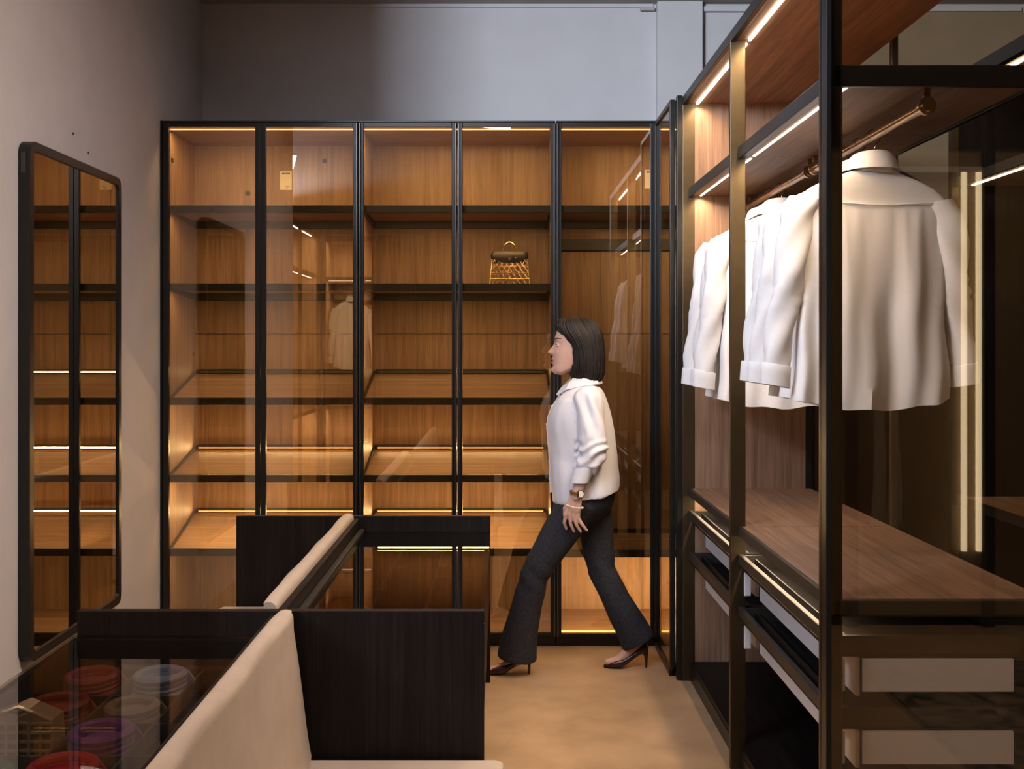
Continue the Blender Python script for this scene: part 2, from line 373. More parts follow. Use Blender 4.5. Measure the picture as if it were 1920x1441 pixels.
# corner unit
xc0, xc1 = .2785, 1.40
tc_ = thing('glass_wardrobe', (.8, Y0, 0), 'corner glass wardrobe unit behind the walking woman, with a glass return pane', 'wardrobe', 'glass-fronted wardrobe units along the back wall')
part('side_panel', B(xc0, xc0+.014, YI-.012, YP, .045, ZT-.004), 'oak_z', tc_)
for a, b_ in ((xc0+.014, .783), (.785, xc1)):
    for za, zb in ((.06, 1.586), (1.589, 2.63)): part('back_panel', B(a, b_, YP, YP+.018, za, zb), 'oak_z', tc_)
part('side_panel', B(xc1, xc1+.016, 4.80, YP+.018, .045, ZT-.004), 'oak_z', tc_)
part('top_panel', B(xc0, xc1+.016, YI-.012, YP+.018, 2.63, ZT).box(.80, xc1+.016, 4.80, YI-.012, 2.63, ZT), 'oak_x', tc_)
part('top_trim', B(xc0, .784, Y0+.004, YI-.012, 2.655, ZT+.006), 'black_metal', tc_)
part('floor_panel', B(xc0+.014, xc1, YI-.012, YP, .045, .063).box(.80, xc1, 4.80, YI-.012, .045, .063), 'oak_x', tc_)
part('plinth', B(xc0, xc1, Y0+.01, YP, 0, .045).box(.79, xc1, 4.80, Y0+.01, 0, .045), 'black_metal', tc_)
led(tc_, (xc0+.03, YI+.004, 2.625), (xc1-.03, YI+.004, 2.625), .0024, 'led_warm')
strip_light('top_led_light', (xc0+.03, YI+.014, 2.622), (xc1-.03, YI+.014, 2.622), .010, 5.0, WARM, (0, .45, -1), tc_)
flat_shelf(tc_, xc0+.016, xc1-.002, 2.204, 3.2)
part('wall_rail', B(xc0+.016, xc1-.002, YP-.02, YP-.001, 2.048, 2.11, bev=.002), 'rail_metal', tc_)
s5 = sloped_shelf(tc_, xc0+.016, xc1-.002, .455, .47, 3.2, 0)
led(tc_, (xc0+.02, YI-.006, .068), (.77, YI-.006, .068), .0032, 'led_warm')
strip_light('bottom_led_light', (xc0+.03, YI+.0, .075), (xc1-.03, YI+.0, .075), .010, 6.0, WARM, (0, .5, .5), tc_)
door(tc_, .2785, .7825, (.285,))
# glass return pane of the corner
fr = part('return_frame', B(.775, .799, 4.775, 4.80, .045, ZT-.004, bev=.002).box(.775, .799, Y0-.026, Y0-.002, .045, ZT-.004, bev=.002)
          .box(.775, .799, 4.80, Y0-.026, ZT-.026, ZT-.004, bev=.002).box(.775, .799, 4.80, Y0-.026, .0, .03, bev=.002), 'black_metal', tc_, smooth=False)
part('glass_pane', B(.784, .79, 4.798, Y0-.024, .03, ZT-.022), 'bronze_glass', fr)

def card(x, z, name_label):
    c = thing('price_card', (x, YP, z), name_label, 'card', 'printed cards on the wardrobe backs')
    part('paper_sheet', B(x-.033, x+.033, YP-.004, YP-.0015, z-.052, z+.052), 'paper', c)
    mb = MB()
    for k, (a, b_) in enumerate(((-.022, -.010), (-.008, -.002), (0, .010), (.012, .022))): mb.box(x+a, x+b_, YP-.0046, YP-.004, z+.034, z+.043)
    for k in range(3): mb.box(x-.002, x+.022-.006*k, YP-.0046, YP-.004, z-.034-.006*k, z-.0325-.006*k)
    part('print', mb, 'ink', c)
card(-1.194, 2.437, 'white printed card on the wardrobe back, second glass door from the left')
card(.828, 2.445, 'white printed card in the corner wardrobe beside the return pane')

# lattice handbag
def handbag():
    y = 5.50; x0 = .044; zb = 1.842
    t = thing('handbag', (x0, y, zb), 'small clear lattice handbag with dark metal top on wardrobe shelf', 'handbag')
    H = .132
    def pt(u, v, side):            # u -1..1, v 0..1
        hw = .105-.012*v; return (x0+u*hw, y+side*(.045-.022*v), zb+H*v)
    mb = MB()
    for side in (-1, 1):
        for j in range(5):
            v = j/4; mb.tube([pt(u/6-1, v, side) for u in range(0, 13)], .0016, 5)
        nn = 7
        for i in range(-4, nn+4):
            for dr in (1, -1):
                pts = []
                for k in range(9):
                    v = k/8; u = -1+2*(i/nn)+dr*(v-.5)*.9
                    if -1 <= u <= 1: pts.append(pt(u, v, side))
                if len(pts) > 1: mb.tube(pts, .0014, 5)
    for u in (-1, 1):
        for v in (0, .25, .5, .75, 1): mb.tube([pt(u, v, -1), pt(u, v, 1)], .0016, 5)
        for side in (-1, 1): mb.tube([pt(u, 0, side), pt(u, 1, side)], .002, 5)
    part('lattice_body', mb, 'gold_metal', t)
    part('base_plate', B(x0-.105, x0+.105, y-.045, y+.045, zb, zb+.004, bev=.001), 'gold_metal', t)
    mb = MB(); rings = []
    for k, (w_, d_, z) in enumerate(((.085, .026, -.018), (.092, .030, .0), (.100, .033, .012), (.100, .030, .030), (.092, .022, .044), (.06, .012, .046))):
        rings.append([(x0+w_*math.copysign(abs(math.cos(a))**.5, math.cos(a)), y+d_*math.copysign(abs(math.sin(a))**.7, math.sin(a)), zb+H+z) for a in [2*math.pi*i/28 for i in range(28)]])
    mb.loft(rings); top = part('top_flap', mb, 'rail_metal', t)
    part('clasp', MB().tube([(x0, y-.036, zb+H+.006), (x0, y-.030, zb+H+.006)], .009, 16), 'gold_metal', top)
    part('stud', MB().sphere((x0+.03, y-.033, zb+H+.010), .004), 'gold_metal', top)
    for s in (-1, 1):
        part('handle', MB().tube([(x0+.036*math.cos(a), y+s*.018, zb+H+.035+.058*math.sin(a)) for a in [math.pi*i/16 for i in range(17)]], .0035, 8), 'gold_metal', t)
handbag()

# ------------------------------------------------------------------ open wardrobe on the right (two modules)
XF, XS, XBK = .825, .852, 1.385
YE, YM, YN = 4.735, 3.745, 2.66      # far end, module joint, near glass end
def post(t, y0, y1, name='post'):
    return part(name, B(XF, XF+.055, y0, y1, 0, ZT, bev=.002), 'bronze_metal', t, smooth=False)
def drawer(t, y0, y1, ztop, far=False):
    """tray drawer: dark rail at the front, dark tray, white front set back, white side runner"""
    d = part('drawer', B(XS, XS+.018, y0, y1, ztop-.034, ztop, bev=.002), 'rail_metal', t, smooth=False)
    part('tray_bottom', B(XS+.018, XBK-.03, y0+.004, y1-.004, ztop-.06, ztop-.05), 'drawer_inside', d)
    part('inner_lip', B(XS+.055, XS+.063, y0+.02, y1-.02, ztop-.05, ztop-.012, bev=.002), 'black_metal', d)
    part('drawer_front', B(XS+.075, XS+.087, y0+.012, y1-.012, ztop-.165, ztop-.064, bev=.002), 'drawer_white', d, 'white drawer front')
    for yy in (y0, y1-.01): 
        part('side_rail', B(XS+.018, XBK-.03, yy, yy+.01, ztop-.05, ztop-.004), 'rail_metal', d)
        part('side_runner', B(XS+.09, XBK-.05, yy, yy+.008, ztop-.15, ztop-.065), 'drawer_white', d)
        if not far: part('runner_bracket', B(XS+.02, XS+.045, yy, yy+.009, ztop-.15, ztop-.065, bev=.004), 'drawer_white', d)
def module(y1, y0, label, far):
    t = thing('open_wardrobe', (1.1, (y0+y1)/2, 0), label, 'wardrobe', 'open wardrobe modules along the right')
    a, b_ = y0+.03, y1-.002
    part('top_panel', B(XF+.02, XBK+.02, y0, y1, 2.624, 2.65), 'walnut_y', t)
    part('top_rail', B(XF, XF+.02, y0+.026, y1, 2.618, ZT, bev=.002), 'black_metal', t, smooth=False)
    s = part('shelf', B(XS+.02, XBK, y0+.002, y1-.002, 2.204, 2.228), 'walnut_y', t)
    part('front_rail', B(XS, XS+.02, y0+.002, y1-.002, 2.196, 2.240, bev=.002), 'black_metal', s, smooth=False)
    part('rear_rail', B(XBK, XBK+.018, y0+.002, y1-.002, 2.196, 2.240, bev=.002), 'black_metal', s, smooth=False)
    c = part('counter', B(XS+.014, XBK+.02, y0+.0015, y1-.0015, .846, .874), 'walnut_y', t)
    part('front_edge', B(XS, XS+.014, y0+.0015, y1-.0015, .840, .874, bev=.002), 'rail_metal', c, smooth=False)
    drawer(t, a, b_, .775, far); drawer(t, a, b_, .586, far)
    part('base_board', B(XS+.01, XBK, y0, y1, .06, .085), 'wenge_y', t)
    part('plinth', B(XF+.035, XBK, y0, y1, 0, .06), 'black_metal', t)
    part('lower_back', B(XBK, XBK+.012, y0, y1, .06, .84), 'wenge_y', t)
    post(t, y0+.001, y0+.025)
    part('rear_post', B(XBK+.021, XBK+.045, y0+.001, y0+.025, 0, ZT, bev=.002), 'bronze_metal', t, smooth=False)
    # LED lines
    led(t, (.89, y0+.045, 2.621), (.89, y1-.02, 2.621), .0045, 'led_white')
    strip_light('top_led_light', (.895, y0+.045, 2.614), (.895, y1-.02, 2.614), .012, 10.0, WARMW, (0, 0, -1), t)
    led(s, (.905, y0+.03, 2.205), (.905, y1-.02, 2.205), .0035, 'led_white')
    strip_light('shelf_led_light', (.905, y0+.03, 2.199), (.905, y1-.02, 2.199), .010, 9.5, WARMW, (0, 0, -1), t)
    led(c, (.905, y0+.03, .844), (.905, y1-.02, .844), .003, 'led_white')
    strip_light('counter_led_light', (.905, y0+.03, .838), (.905, y1-.02, .838), .010, 2.4, WARMW, (-.1, 0, -1), t)
    # rod
    rod = part('hanging_rod', MB().tube([(1.12, y0+(.02 if far else .045), 2.157), (1.12, y1-.02, 2.157)], .0155, 18), 'brass_rod', t)
    for yy in (y0+(.035 if far else .06), y1-.035):
        part('rod_bracket', B(1.111, 1.129, yy-.006, yy+.006, 2.165, 2.205, bev=.002).tube([(1.12, yy-.007, 2.157), (1.12, yy+.007, 2.157)], .024, 18), 'brass_rod', rod)
    return t
tf = module(YE, YM, 'far open walnut wardrobe module beside the corner, bronze post at its front', True)
tn = module(YM, YN+.02, 'near open walnut wardrobe module ending in a tinted glass side', False)
part('end_panel', B(XF+.055, XBK, YE, YE+.02, 0, 2.65), 'teak_z', tf)
post(tf, YE-.004, YE+.034)
part('corner_frame', B(.800, XF, YE+.0, YE+.034, 0, ZT+.006, bev=.002), 'black_metal', tf, smooth=False)
part('rear_frame', B(XBK, XBK+.03, YE, YE+.03, 0, 2.65, bev=.002), 'black_metal', tf)
part('card_holder', B(XF+.075, XF+.08, YE-.003, YE, 1.5, 1.504), 'black_metal', tf)
part('shelf_end', B(XS, XBK+.018, YN+.004, YN+.02, 2.19, 2.245, bev=.002), 'black_metal', tn)
part('counter_end', B(XS, XBK+.02, YN+.004, YN+.02, .832, .874, bev=.002), 'rail_metal', tn)
# near end: framed tinted glass
gf = part('glass_end_frame', B(XF, XF+.014, YN-.02, YN+.03, 0, ZT+.004, bev=.002).box(XF+.014, XF+.046, YN+.004, YN+.03, 0, ZT, bev=.002)
          .box(XBK-.01, XBK+.03, YN+.0, YN+.03, 0, ZT, bev=.002).box(XF+.046, XBK-.01, YN+.004, YN+.03, 2.63, ZT).box(XF+.046, XBK-.01, YN+.004, YN+.03, 0, .05), 'black_metal', tn, smooth=False)
part('glass_pane', B(XF+.0145, XBK+.03, YN-.006, YN, .0, ZT), 'dark_glass', gf)

# ------------------------------------------------------------------ shirts on hangers
def make_shirt(seed):
    rnd = random.Random(seed); ph = [rnd.uniform(0, 6.28) for _ in range(6)]
    t = thing('shirt', (0, 0, 0), 'x', 'shirt')
    N = 96; rings = []
    #      z      halfwidth thick
    prof = [(.000, .058, .046), (-.008, .075, .050), (-.022, .110, .054), (-.040, .155, .056), (-.062, .195, .056), (-.085, .222, .052), (-.105, .232, .052),
            (-.14, .230, .062), (-.20, .224, .070), (-.28, .222, .074), (-.36, .223, .076), (-.44, .226, .078), (-.52, .231, .080), (-.60, .237, .082), (-.66, .243, .084), (-.72, .247, .085), (-.765, .248, .085)]
    Z = []
    for i in range(len(prof)-1):
        for k in range(3): f = k/3; Z.append(tuple(prof[i][j]*(1-f)+prof[i+1][j]*f for j in range(3)))
    Z.append(prof[-1])
    for (z, hw, th) in Z:
        ring = []; fall = max(0, min(1, (-z-.10)/.45))
        for i in range(N):
            a = 2*math.pi*i/N; ca, sa = math.cos(a), math.sin(a)
            x = hw*math.copysign(abs(ca)**.75, ca); y = th*.5*math.copysign(abs(sa)**.6, sa)
            back = -1 if sa < 0 else 1
            fold = fall*(.015*math.sin(x*31+ph[0]+z*2.2+back)+.009*math.sin(x*58+ph[1]-z*3)+.008*math.sin(x*17+ph[2]))
            if back < 0:                                    # box pleat gathered under the yoke
                g = max(0, min(1, (-z-.115)/.03)); fold += g*(.010*math.exp(-((x-.012)/.012)**2)-.012*math.exp(-((x+.014)/.010)**2))*(1-.35*fall)+g*(1-fall)*.005*math.sin(x*130)*math.exp(-(x/.13)**2)
            y += fold*min(1, abs(sa)*2.2)
            zz = z
            if z < -.68:                                    # curved shirt-tail hem
                q = (-z-.68)/.085; zz = z-q*(.035*(1-(x/hw)**2)-.02)+q*.004*math.sin(x*40+ph[3])
            x += .004*fall*math.sin(z*22+ph[4])
            ring.append((x, y, zz))
        rings.append(ring)
    part('body', MB().loft(rings, True, False), 'shirt_white', t)
    part('yoke_seam', MB().tube([(x/100, -.0275-.004*(1-(x/21)**2)-(.002), -.112-.006*math.cos(x*.12)) for x in range(-20, 21, 2)], .0026, 6), 'shirt_white', t)
    part('placket', MB().loft([[(.016, .028+.01*f, -.02-.70*f), (-.016, .028+.01*f, -.02-.70*f), (-.016, .045+.012*f, -.02-.70*f), (.016, .045+.012*f, -.02-.70*f)] for f in [k/8 for k in range(9)]]), 'shirt_white', t)
    for k in range(6):
        f = .1+k*.15; part('button', MB().tube([(0, .044+.012*f, -.02-.70*f), (0, .049+.012*f, -.02-.70*f)], .006, 12), 'pearl', t)
    # collar: stand and folded leaf
    rings = []
    for (z, r, d) in ((-.012, .062, .050), (.018, .056, .046), (.040, .056, .046), (.046, .060, .050), (.038, .068, .057), (.012, .078, .064), (-.006, .084, .066)):
        rings.append([(r*math.cos(a), d*math.sin(a)+.004, z+(.018 if z > 0 else .008)*(-math.sin(a))*.6) for a in [2*math.pi*i/40 for i in range(40)]])
    part('collar', MB().loft(rings, False, False), 'shirt_white', t)
    for s in (-1, 1):
        el = rnd.uniform(-.01, .02); path = []; 
        P = [(.205, 0, -.10), (.236, -.002, -.15), (.252, -.004, -.24), (.262, -.004+el, -.34), (.272, .004+el, -.42), (.284, .012+el, -.50), (.296, .010+el, -.58), (.300, .006+el, -.64)]
        R = [.062, .064, .060, .056, .054, .054, .052, .046]
        rings = []
        n = 30
        for k in range((len(P)-1)*4+1):
            i = min(k//4, len(P)-2); f = k/4-i
            p = [P[i][j]*(1-f)+P[i+1][j]*f for j in range(3)]; r = R[i]*(1-f)+R[i+1]*f
            ring = []
            for q in range(n):
                a = 2*math.pi*q/n; wr = 1+.10*math.sin(3*a+p[2]*30+ph[5])+.10*math.exp(-((p[2]+.40)/.05)**2)*math.sin(p[2]*150+a*2)
                tx = .30*math.cos(a)*r
                ring.append((s*(p[0]+math.cos(a)*r*wr*.80), p[1]+math.sin(a)*r*wr*.62, p[2]+s*0+(-tx if False else math.cos(a)*r*.18)))
            rings.append(ring)
        sl = part('sleeve', MB().loft(rings, True, True), 'shirt_white', t)
        part('cuff', MB().loft([[(s*(.300+dx+math.cos(a)*r_*.86), .006+el+math.sin(a)*r_*.62, z_+math.cos(a)*.008) for a in [2*math.pi*i/26 for i in range(26)]]
                                for (z_, r_, dx) in ((-.632, .049, 0), (-.636, .052, 0), (-.66, .052, .002), (-.70, .053, .004), (-.702, .049, .004), (-.66, .047, .002))], True, True), 'shirt_white', sl)
    return t
def make_hanger():
    t = thing('coat_hanger', (0, 0, 0), 'x', 'hanger')
    part('shoulder_bar', MB().tube([(x/100, 0, .012-.10*(abs(x)/20)**1.35) for x in range(-19, 20, 2)], .008, 8), 'black_metal', t)
    pts = [(0, 0, .01), (0, 0, .05), (.001, 0, .062)]
    for k in range(0, 14): a = math.radians(-70+k*19); pts.append((.0215*math.cos(a)-.004, 0, .0875+.0215*math.sin(a)))
    part('hook', MB().tube(pts, .0018, 8), 'chrome', t)
    return t
shA, shB = make_shirt(3), make_shirt(11); hg = make_hanger()
XR, ZR = 1.12, 2.157
ZS = ZR+.0185-.109               # hanger origin so that its hook rests on the rod
spots = [(4.43, 'white shirt hanging deepest in the far module, against the end panel'),
         (4.30, 'middle white shirt of the three hanging in the far open module'),
         (4.17, 'foremost white shirt of the far module, seen just behind the bronze post'),
         (3.40, 'white shirt hanging furthest back of the three near the glass end'),
         (3.26, 'middle white shirt of the three hanging near the glass end'),
         (3.13, 'large white shirt nearest the camera, its back seen through tinted glass')]
hl = ['deepest', 'middle', 'foremost']
firstA = firstB = firsth = True
for i, (y, lab) in enumerate(spots):
    src = shA if i % 2 == 0 else shB
    if src is shA and firstA: o = shA; firstA = False
    elif src is shB and firstB: o = shB; firstB = False
    else: o = copy_tree(src)
    o.location = (XR+.004*math.sin(i*2.1), y, ZS-.012); o.scale = (1, 1, 1 if i < 3 else .925); o.rotation_euler = (0, 0, math.radians((-7, 5, -3, 6, -5, 7)[i]))
    tag(o, lab, 'shirt', 'white shirts on the hanging rods')
    h = hg if firsth else copy_tree(hg); firsth = False
    h.location = (XR+.004, y, ZS); h.rotation_euler = (0, 0, math.radians((-7, 5, -3, 6, -5, 7)[i]))
    tag(h, 'wire-hook hanger holding the %s white shirt of the %s module' % (hl[i % 3], 'far' if i < 3 else 'near'), 'hanger', 'hangers on the hanging rods')

# ------------------------------------------------------------------ wall mirror
def mirror():
    y0, y1, z0, z1 = 3.72, 4.62, .385, 2.262; xf = XL+.044
    t = thing('wall_mirror', (XL, (y0+y1)/2, z0), 'tall black-framed mirror with rounded corners on the left wall', 'mirror')
    def rr(y0, y1, z0, z1, r, n=6):
        p = []
        for cy, cz, a0 in ((y1-r, z1-r, 0), (y0+r, z1-r, 90), (y0+r, z0+r, 180), (y1-r, z0+r, 270)):
            for k in range(n+1): a = math.radians(a0+90*k/n); p.append((cy+r*math.cos(a), cz+r*math.sin(a)))
        return p
    o, i_ = rr(y0, y1, z0, z1, .045), rr(y0+.032, y1-.032, z0+.032, z1-.032, .022); n = len(o)
    vs = [(XL+.004, a, b_) for a, b_ in o]+[(xf, a, b_) for a, b_ in o]+[(xf, a, b_) for a, b_ in i_]+[(xf-.01, a, b_) for a, b_ in i_]
    fs = []
    for k in range(n):
        j = (k+1) % n
        for L in range(3): fs.append((L*n+k, L*n+j, (L+1)*n+j, (L+1)*n+k))
    fs.append(tuple(range(n)))
    part('frame', MB().add(vs, fs), 'black_metal', t, smooth=False)
    part('mirror_glass', MB().prism([(a, b_) for a, b_ in i_], 0, xf-.011, xf-.008), 'mirror', t)
    part('bracket', B(XL+.012, XL+.03, y0-.002, y0, z1-.12, z1-.045, bev=.001), 'grey_profile', t)
mirror()

# ------------------------------------------------------------------ bench and display desks
ZG, ZD, ZSE = .676, .753, .335
def slab_backrest(y0, y1, face, x_front, x_back, label=None):
    """upholstered wedge: thin at the top, thick at the seat; face = +1 looks towards +X"""
    prof = [(.0, ZSE+.01), (.006, ZSE+.05), (.012, ZSE+.10), (.017, ZSE+.15), (.022, ZSE+.20), (.027, ZD-.17), (.032, ZD-.12), (.037, ZD-.08), (.042, ZD-.04)]
    prof += [(.067-.024*math.cos(math.pi*k/10), ZD-.004+.024*math.sin(math.pi*k/10)) for k in range(11)]
    prof += [(.091, ZD-.05), (.091, ZSE+.2), (.091, ZSE+.01)]
    W = x_front-x_back if face > 0 else x_back-x_front
    k = W/.090; rings = []
    ny = 40
    for j in range(ny+1):
        y = y0+(y1-y0)*j/ny; e = min(1, min(j, ny-j)/1.5); ring = []
        for (d, z) in prof:
            puff = .004*math.sin((y-y0)*12) if d < .05 else 0
            for ty in (.35, .75):
                for tz in (.47, .62):
                    if d < .05: puff += .014*math.exp(-(((y-y0-(y1-y0)*ty)/.045)**2+((z-tz)/.05)**2))
            dd = d*k+puff+(1-e)*.008*(1 if d < .05 else 0)
            ring.append((x_front-face*dd, y, z-(1-e)*.006*(1 if z > .6 else 0)))
        rings.append(ring)
    return MB().loft(rings)
def cushion(x0, x1, y0, y1, z0, z1): return MB().box(x0, x1, y0, y1, z0, z1, bev=.028)
# near unit: display desk on the left, bench looking right
tnb = thing('display_bench', (-.64, 1.9, 0), 'near display desk with glass top and cream bench facing right', 'bench', 'back-to-back display benches')
YJ = 3.03
part('end_panel', B(-1.237, -.050, YJ, YJ+.028, .0, ZD, bev=.002), 'wenge_z', tnb, smooth=False)
part('side_panel', B(-1.244, -1.222, .9, YJ, .46, ZG-.001, bev=.002), 'wenge_y', tnb, smooth=False)
part('inner_panel', B(-.672, -.650, .9, YJ, .0, ZD-.012, bev=.002), 'wenge_y', tnb, smooth=False)
part('near_panel', B(-1.244, -.05, .87, .9, 0, ZD, bev=.002), 'wenge_z', tnb)
part('tray_bottom', B(-1.222, -.672, .9, YJ, .54, .56), 'felt', tnb)
part('glass_top', B(-1.243, -.673, .905, YJ-.002, ZG-.001, ZG+.007), 'smoked_glass', tnb)
part('tray_liner', B(-1.222, -.672, YJ-.025, YJ, .56, ZG-.002).box(-1.222, -.672, YJ-.055, YJ-.025, .56, .60), 'rail_metal', tnb)
for x in (-1.03, -.85): part('divider', B(x-.004, x+.004, .9, YJ-.056, .56, .602), 'tray_grey', tnb)
for k in range(9):
    y = 2.75-k*.2; part('cross_divider', B(-1.222, -.672, y-.003, y+.003, .56, .601), 'tray_grey', tnb)
part('leg_panel', B(-1.24, -1.215, .92, 1.5, 0, .46), 'wenge_z', tnb)
part('leg_panel', B(-1.24, -1.215, 2.4, YJ, 0, .46), 'wenge_z', tnb)
part('backrest', slab_backrest(.92, YJ-.035, 1, -.540, -.648), 'cream_leather', tnb, 'cream upholstered backrest')
part('seat_base', B(-.64, -.03, .92, YJ-.004, .06, .20, bev=.004), 'wenge_y', tnb)
part('seat_cushion', cushion(-.645, .012, .92, YJ-.012, .20, ZSE), 'cream_leather', tnb, 'cream upholstered seat')
# far unit: display desk on the right, bench looking left
tfb = thing('display_bench', (-.64, 3.9, 0), 'far display desk beside the woman, smoked glass top and dark end panel', 'bench', 'back-to-back display benches')
YFE = 4.705
part('end_panel', B(-1.200, -.050, YFE, YFE+.028, 0, ZD, bev=.002), 'wenge_z', tfb, smooth=False)
part('inner_panel', B(-.664, -.642, YJ+.03, YFE, 0, ZD-.01, bev=.002), 'wenge_y', tfb, smooth=False)
part('side_panel', B(-.072, -.050, YJ+.03, YFE, .46, ZG-.001, bev=.002), 'wenge_y', tfb, smooth=False)
part('tray_bottom', B(-.642, -.072, YJ+.03, YFE, .46, .48), 'felt', tfb)
part('glass_top', B(-.641, -.051, YJ+.03, YFE-.002, ZG-.001, ZG+.007), 'smoked_glass', tfb)
part('tray_liner', B(-.642, -.072, YFE-.025, YFE, .48, ZG-.002), 'rail_metal', tfb)
part('inner_edge', B(-.641, -.62, YJ+.03, YFE-.002, ZG+.007, ZG+.02, bev=.002), 'rail_metal', tfb)
for x in (-.45, -.26): part('divider', B(x-.004, x+.004, YJ+.03, YFE-.026, .48, .62), 'rail_metal', tfb)
for k in range(7):
    y = 4.45-k*.2; part('cross_divider', B(-.642, -.072, y-.003, y+.003, .48, .619), 'rail_metal', tfb)
part('backrest', slab_backrest(YJ+.05, YFE-.012, -1, -.760, -.666), 'cream_leather', tfb, 'cream upholstered backrest')
part('seat_base', B(-1.24, -.67, YJ+.04, YFE-.01, .06, .20, bev=.004), 'wenge_y', tfb)
part('seat_cushion', cushion(-1.275, -.665, YJ+.045, YFE-.006, .20, .352), 'cream_leather', tfb, 'pale upholstered seat')

# rolled accessories in the near display tray
def coil(x, y, z0, r, mat, label, tilt=0.0, turns=4, h=.034, name='rolled_tie', flatz=1.0):
    t = thing(name, (x, y, z0), label, 'tie', 'rolled ties in the display tray')
    n = turns*26; path = []; rad = []
    for k in range(n+1):
        a = 2*math.pi*k/26; q = k/n; rr_ = r*(.86-.10*math.sin(q*2.4)+.012*math.sin(a*3+k))
        path.append((x+rr_*math.cos(a), y+rr_*math.sin(a)*.95, z0+.009+(h-.018)*q+.004*math.sin(a))); rad.append(.0115)
    part('roll', MB().tube(path, rad, 8), mat, t)
    part('core', MB().loft([[(x+r*.62*f*math.cos(a), y+r*.6*f*math.sin(a), z0+zz) for a in [2*math.pi*i/24 for i in range(24)]] for f, zz in ((1, .001), (1, h*.55), (.8, h*.62), (.3, h*.5))]), mat, t)
    part('tip', MB().prism([(x+r*.9, z0+.002), (x+r*.9, z0+h), (x+r*1.15, z0+h*.6)], 1, y-.004, y+.004), mat, t)
    return t
ZTR = .561
coil(-.935, 2.86, ZTR, .082, 'silk_blue', 'pale blue rolled tie in the display tray, nearest its far end', h=.075)
coil(-.935, 2.44, ZTR, .086, 'silk_purple', 'purple rolled tie in the middle of the display tray', h=.075)
coil(-.94, 2.235, ZTR, .086, 'silk_red', 'bright red rolled tie at the bottom edge of the display tray', h=.075)
coil(-1.125, 2.865, ZTR, .084, 'silk_rose', 'dark rose rolled tie in the far left corner of the tray', h=.07)
coil(-1.125, 2.645, ZTR, .086, 'silk_rust', 'rust orange rolled tie beside the sand coloured roll', h=.07)
coil(-.94, 2.655, ZTR, .078, 'silk_sand', 'sand coloured rolled belt between blue and purple ties', h=.06, turns=3)
coil(-1.125, 2.235, ZTR, .080, 'silk_green', 'emerald green rolled tie at the lower left of the tray', h=.06)
def basket(x, y, z0):
    t = thing('perforated_box', (x, y, z0), 'tan leather pouch with a square-perforated front in the tray', 'box')
    part('pouch', MB().prism([(x-.08, z0), (x+.08, z0), (x+.075, z0+.09), (x, z0+.122), (x-.075, z0+.095)], 1, y-.02, y+.05), 'card_tan', t)
    mb = MB()
    for k in range(7): mb.box(x-.08+k*.0265-.003, x-.08+k*.0265+.003, y-.028, y-.022, z0, z0+.09)
    for k in range(5): mb.box(x-.083, x+.082, y-.0285, y-.0225, z0+k*.021, z0+k*.021+.006)
    part('perforated_front', mb, 'basket_white', t)
    part('flap_edge', MB().tube([(x-.08, y-.02, z0+.097), (x, y-.02, z0+.124), (x+.078, y-.02, z0+.092)], .004, 8), 'basket_white', t)
basket(-1.125, 2.445, ZTR)

# ------------------------------------------------------------------ rug, far-side wardrobe and the wardrobes behind the camera (seen in the reflections)
rg = thing('rug', (2.4, 1.3, 0), 'mottled grey and brown wool rug on the floor beyond the near wardrobe', 'rug')
part('pile', B(1.70, 3.3, .32, 2.25, .0, .014, bev=.004), 'rug_wool', rg)
mb = MB()
for k in range(90): y = .34+k*.0212; mb.tube([(1.70, y, .006), (1.675, y+random.uniform(-.004, .004), .004)], .003, 5)
part('fringe', mb, 'beige_cloth', rg, kind='stuff')

